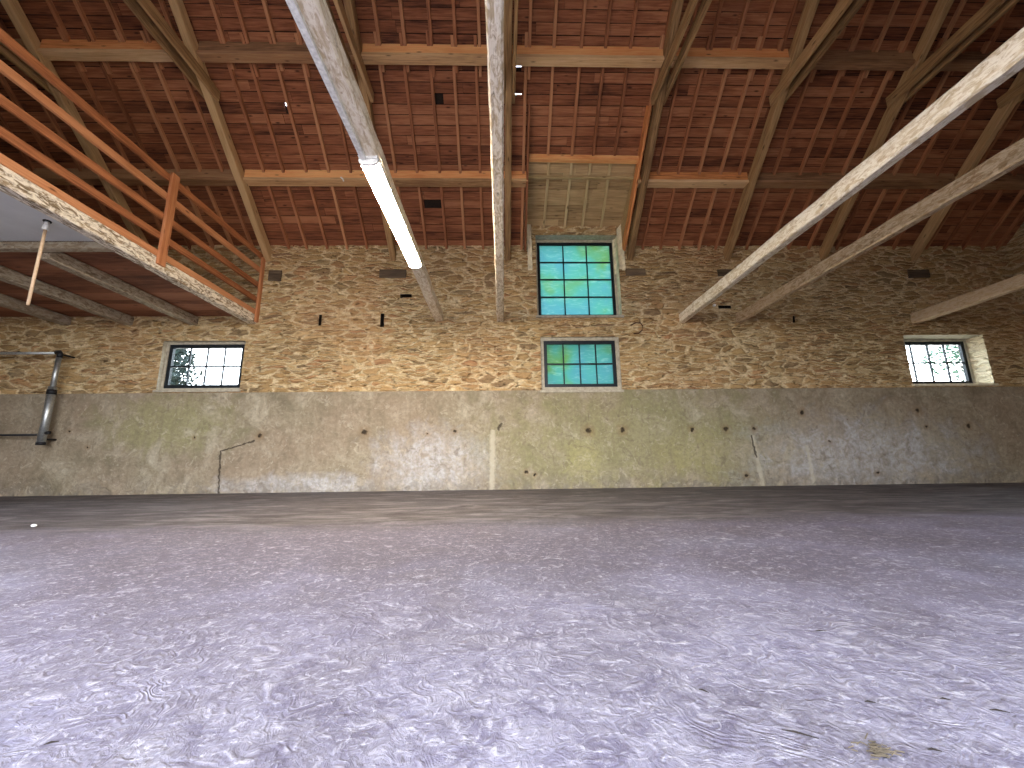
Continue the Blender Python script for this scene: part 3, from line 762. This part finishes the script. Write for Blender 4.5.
m = MB(); m.tube([(-8.655, gy, 2.70), (-8.655, D - .01, 2.70)], .018, 8); m.build('wall_bracket', M['dark_metal'], root, None, True)
m = MB(); m.tube([(-8.655, gy, 1.05), (-8.655, D - .04, 1.05)], .018, 8); m.build('wall_bracket', M['dark_metal'], root, None, True)

m = MB(); m.tube([(4.565, D + .05, 3.78), (4.565, D - .05, 3.775)], .028, 10)
tag(m.build('peg', M['white']), 'pale wooden peg in the wall between two tie beam ends', 'peg')
pts = [(2.72, 3.33), (2.83, 3.39), (2.93, 3.385), (2.975, 3.32), (2.955, 3.22), (2.88, 3.16), (2.77, 3.15)]
m = MB(); m.tube([(x, D - .035, z) for x, z in pts], .012, 8)
tag(m.build('iron_hook', M['rust']), 'curved rusty iron hook on the wall right of the turquoise windows', 'hook')
m = MB(); m.tube([(-3.09, 6.85, 5.96), (-3.04, 6.84, 5.91), (-3.03, 6.84, 5.87)], .014, 8)
tag(m.build('white_clip', M['white']), 'small white clip on the lower purlin left of the strip light', 'clip')

# litter on the floor
rl = random.Random(11)
m = MB()
for k in range(70):
    a = rl.uniform(0, 6.28); r = abs(rl.gauss(0, .017)); x, y = .685 + r * math.cos(a) * 1.2, .84 + r * math.sin(a) * .8
    b = rl.gauss(.4, .6); L = rl.uniform(.006, .018)
    m.tube([(x, y, .002 + rl.uniform(0, .006)), (x + L * math.cos(b), y - L * math.sin(b), .002 + rl.uniform(0, .008))], .0011, 5)
tag(m.build('straw_tuft', M['straw']), 'small tuft of chopped straw on the floor at the lower right', 'straw')
TW = [(.585, .894, .055, -.5, 'longest twig, left of the straw tuft'), (.816, .99, .02, -.2, 'short twig behind the straw tuft'), (1.06, .947, .03, -.35, 'twig nearest the right edge'),
      (.992, .993, .018, -.3, 'short twig beside the rightmost twig'), (.80, .84, .02, -.3, 'small chip right of the straw tuft'), (.47, 1.05, .02, -.7, 'twig behind the longest one'),
      (-.90, .93, .02, .4, 'dark splinter at the lower left'), (1.0, 1.36, .03, -.1, 'dark splinter farther back at right')]
for x, y, L, a, lb in TW:
    m = MB(); c, s_ = math.cos(a), math.sin(a)
    L *= .55; m.tube([(x - L * c, y - L * s_, .002), (x - L * .2 * c, y - L * .2 * s_ + .002, .003), (x + L * c, y + L * s_, .002)], [.0006, .0018, .0007], 6)
    tag(m.build('twig', M['bark']), 'dark ' + lb + ' on the grey floor' if not lb.startswith('dark') else lb + ' on the grey floor', 'twig', 'twigs on the floor')
m = MB(); rings = []
for k in range(6):
    t = math.pi * k / 5; rings.append([(-4.29 + .021 * math.sin(t) * math.cos(u) * 1.2, 3.91 + .018 * math.sin(t) * math.sin(u), .014 - .014 * math.cos(t)) for u in [2 * math.pi * j / 9 for j in range(9)]])
m.ring_tube(rings)
tag(m.build('white_pebble', M['panel'], None, None, True), 'small white pebble on the floor at far left', 'pebble')

# ------------------------------------------------------------------ outside
m = MB(); m.v = [(-150, -150, -.12), (150, -150, -.12), (150, 200, -.12), (-150, 200, -.12)]; m.f = [(0, 1, 2, 3)]
struct(m.build('ground_outside', M['bounce_yard']), 'unseen ground outside the barn, toned pale to bounce light in', 'ground')
m = MB(); n = 90; rings = []
vv = []
for i in range(n + 1):
    x = -130 + 260 * i / n
    hh = 12.4 + 1.6 * mnoise.noise((x * .06, 3, 0)) + .8 * mnoise.noise((x * .3, 1, 0))
    rings.append([(x, 62, -.2), (x, 63, hh * .8), (x, 66, hh), (x, 74, hh * .9), (x, 80, -.2)])
m.ring_tube(rings)
o = m.build('tree_line', M['hill'], None, None, True); tag(o, 'distant blue-green line of trees along the horizon', 'trees', None, 'stuff')
def tree(x, y, h, cr, n, mat, label, seed, cz=None, squash=1.0):
    q = random.Random(seed)
    root = empty('tree', (x, y, -.1), label, 'tree')
    m = MB(); m.tube([(x, y, -.1), (x + .1, y, h * .35), (x - .05, y + .1, h * .7)], [.22, .16, .06], 10)
    for k in range(7):
        a = q.uniform(0, 6.28); z0 = h * q.uniform(.3, .6)
        m.tube([(x, y, z0), (x + cr * .6 * math.cos(a), y + cr * .6 * math.sin(a), z0 + cr * .5)], [.07, .02], 6)
    m.build('trunk', M['bark'], root)
    m = MB(); cz = cz or h * .62
    blobs = [(Vector((q.gauss(0, .45) * cr, q.gauss(0, .45) * cr, cz + q.gauss(0, .4) * cr * squash)), cr * q.uniform(.25, .5)) for _ in range(26)]
    for k in range(n):
        c, r = q.choice(blobs)
        d = Vector((q.gauss(0, 1), q.gauss(0, 1), q.gauss(0, 1))).normalized() * r * q.uniform(.6, 1.0)
        p = Vector((x, y, 0)) + c + d
        u = Vector((q.gauss(0, 1), q.gauss(0, 1), q.gauss(0, 1))).normalized(); w = u.orthogonal().normalized(); s = q.uniform(.05, .10)
        b = len(m.v); m.v += [tuple(p - u * s), tuple(p + w * s * .5), tuple(p + u * s), tuple(p - w * s * .5)]; m.f.append((b, b + 1, b + 2, b + 3))
    m.build('foliage', mat, root)
tree(-12.35, 13.2, 6.5, 1.6, 6500, M['leaf_dark'], 'dark leafy tree seen through the left window', 5, 3.8, 1.3)
tree(16.9, 13.0, 7.0, 1.5, 5200, M['leaf'], 'green tree seen through the right window', 9, 4.3, 1.1)

# ------------------------------------------------------------------ light
W = bpy.data.worlds.new('overcast_sky'); S.world = W; W.use_nodes = True
nt = W.node_tree; bg = nt.nodes['Background']
tc = nt.nodes.new('ShaderNodeTexCoord'); sp = nt.nodes.new('ShaderNodeSeparateXYZ'); nt.links.new(tc.outputs['Generated'], sp.inputs[0])
rp = nt.nodes.new('ShaderNodeValToRGB'); nt.links.new(sp.outputs[2], rp.inputs[0])
rp.color_ramp.elements[0].position = 0.0; rp.color_ramp.elements[0].color = (.94, .96, 1.0, 1)
rp.color_ramp.elements[1].position = .8; rp.color_ramp.elements[1].color = (.74, .83, 1.0, 1)
nt.links.new(rp.outputs[0], bg.inputs[0]); bg.inputs[1].default_value = 1.0
def portal(x0, x1, z0, z1, y, facing):
    l = bpy.data.lights.new('daylight_portal', 'AREA'); l.shape = 'RECTANGLE'; l.size = x1 - x0; l.size_y = z1 - z0
    l.cycles.is_portal = True
    o = bpy.data.objects.new('daylight_portal', l); COL.objects.link(o)
    o.location = ((x0 + x1) / 2, y, (z0 + z1) / 2); o.rotation_euler = (R(90) * facing, 0, 0)
portal(DOOR[0], DOOR[1], 0, DOOR[3], FRONT - .02, 1)

# ------------------------------------------------------------------ camera
cam = bpy.data.cameras.new('camera'); cam.sensor_width = 36; cam.lens = 13.981; cam.clip_start = .02; cam.clip_end = 500
co = bpy.data.objects.new('camera', cam); COL.objects.link(co)
r_ = Vector((.99968566, -.02216214, -.01172285)); u_ = Vector((.00728571, -.19060435, .9816399)); f_ = Vector((.02398967, .98141674, .19038297))
mw = Matrix((r_, u_, -f_)).transposed().to_4x4(); mw.translation = (0, 0, CAM_H)
co.matrix_world = mw; S.camera = co
vs_ = S.view_settings; vs_.view_transform = 'Standard'; vs_.look = 'None'; vs_.gamma = 1; vs_.use_curve_mapping = False
vs_.exposure = 4.05
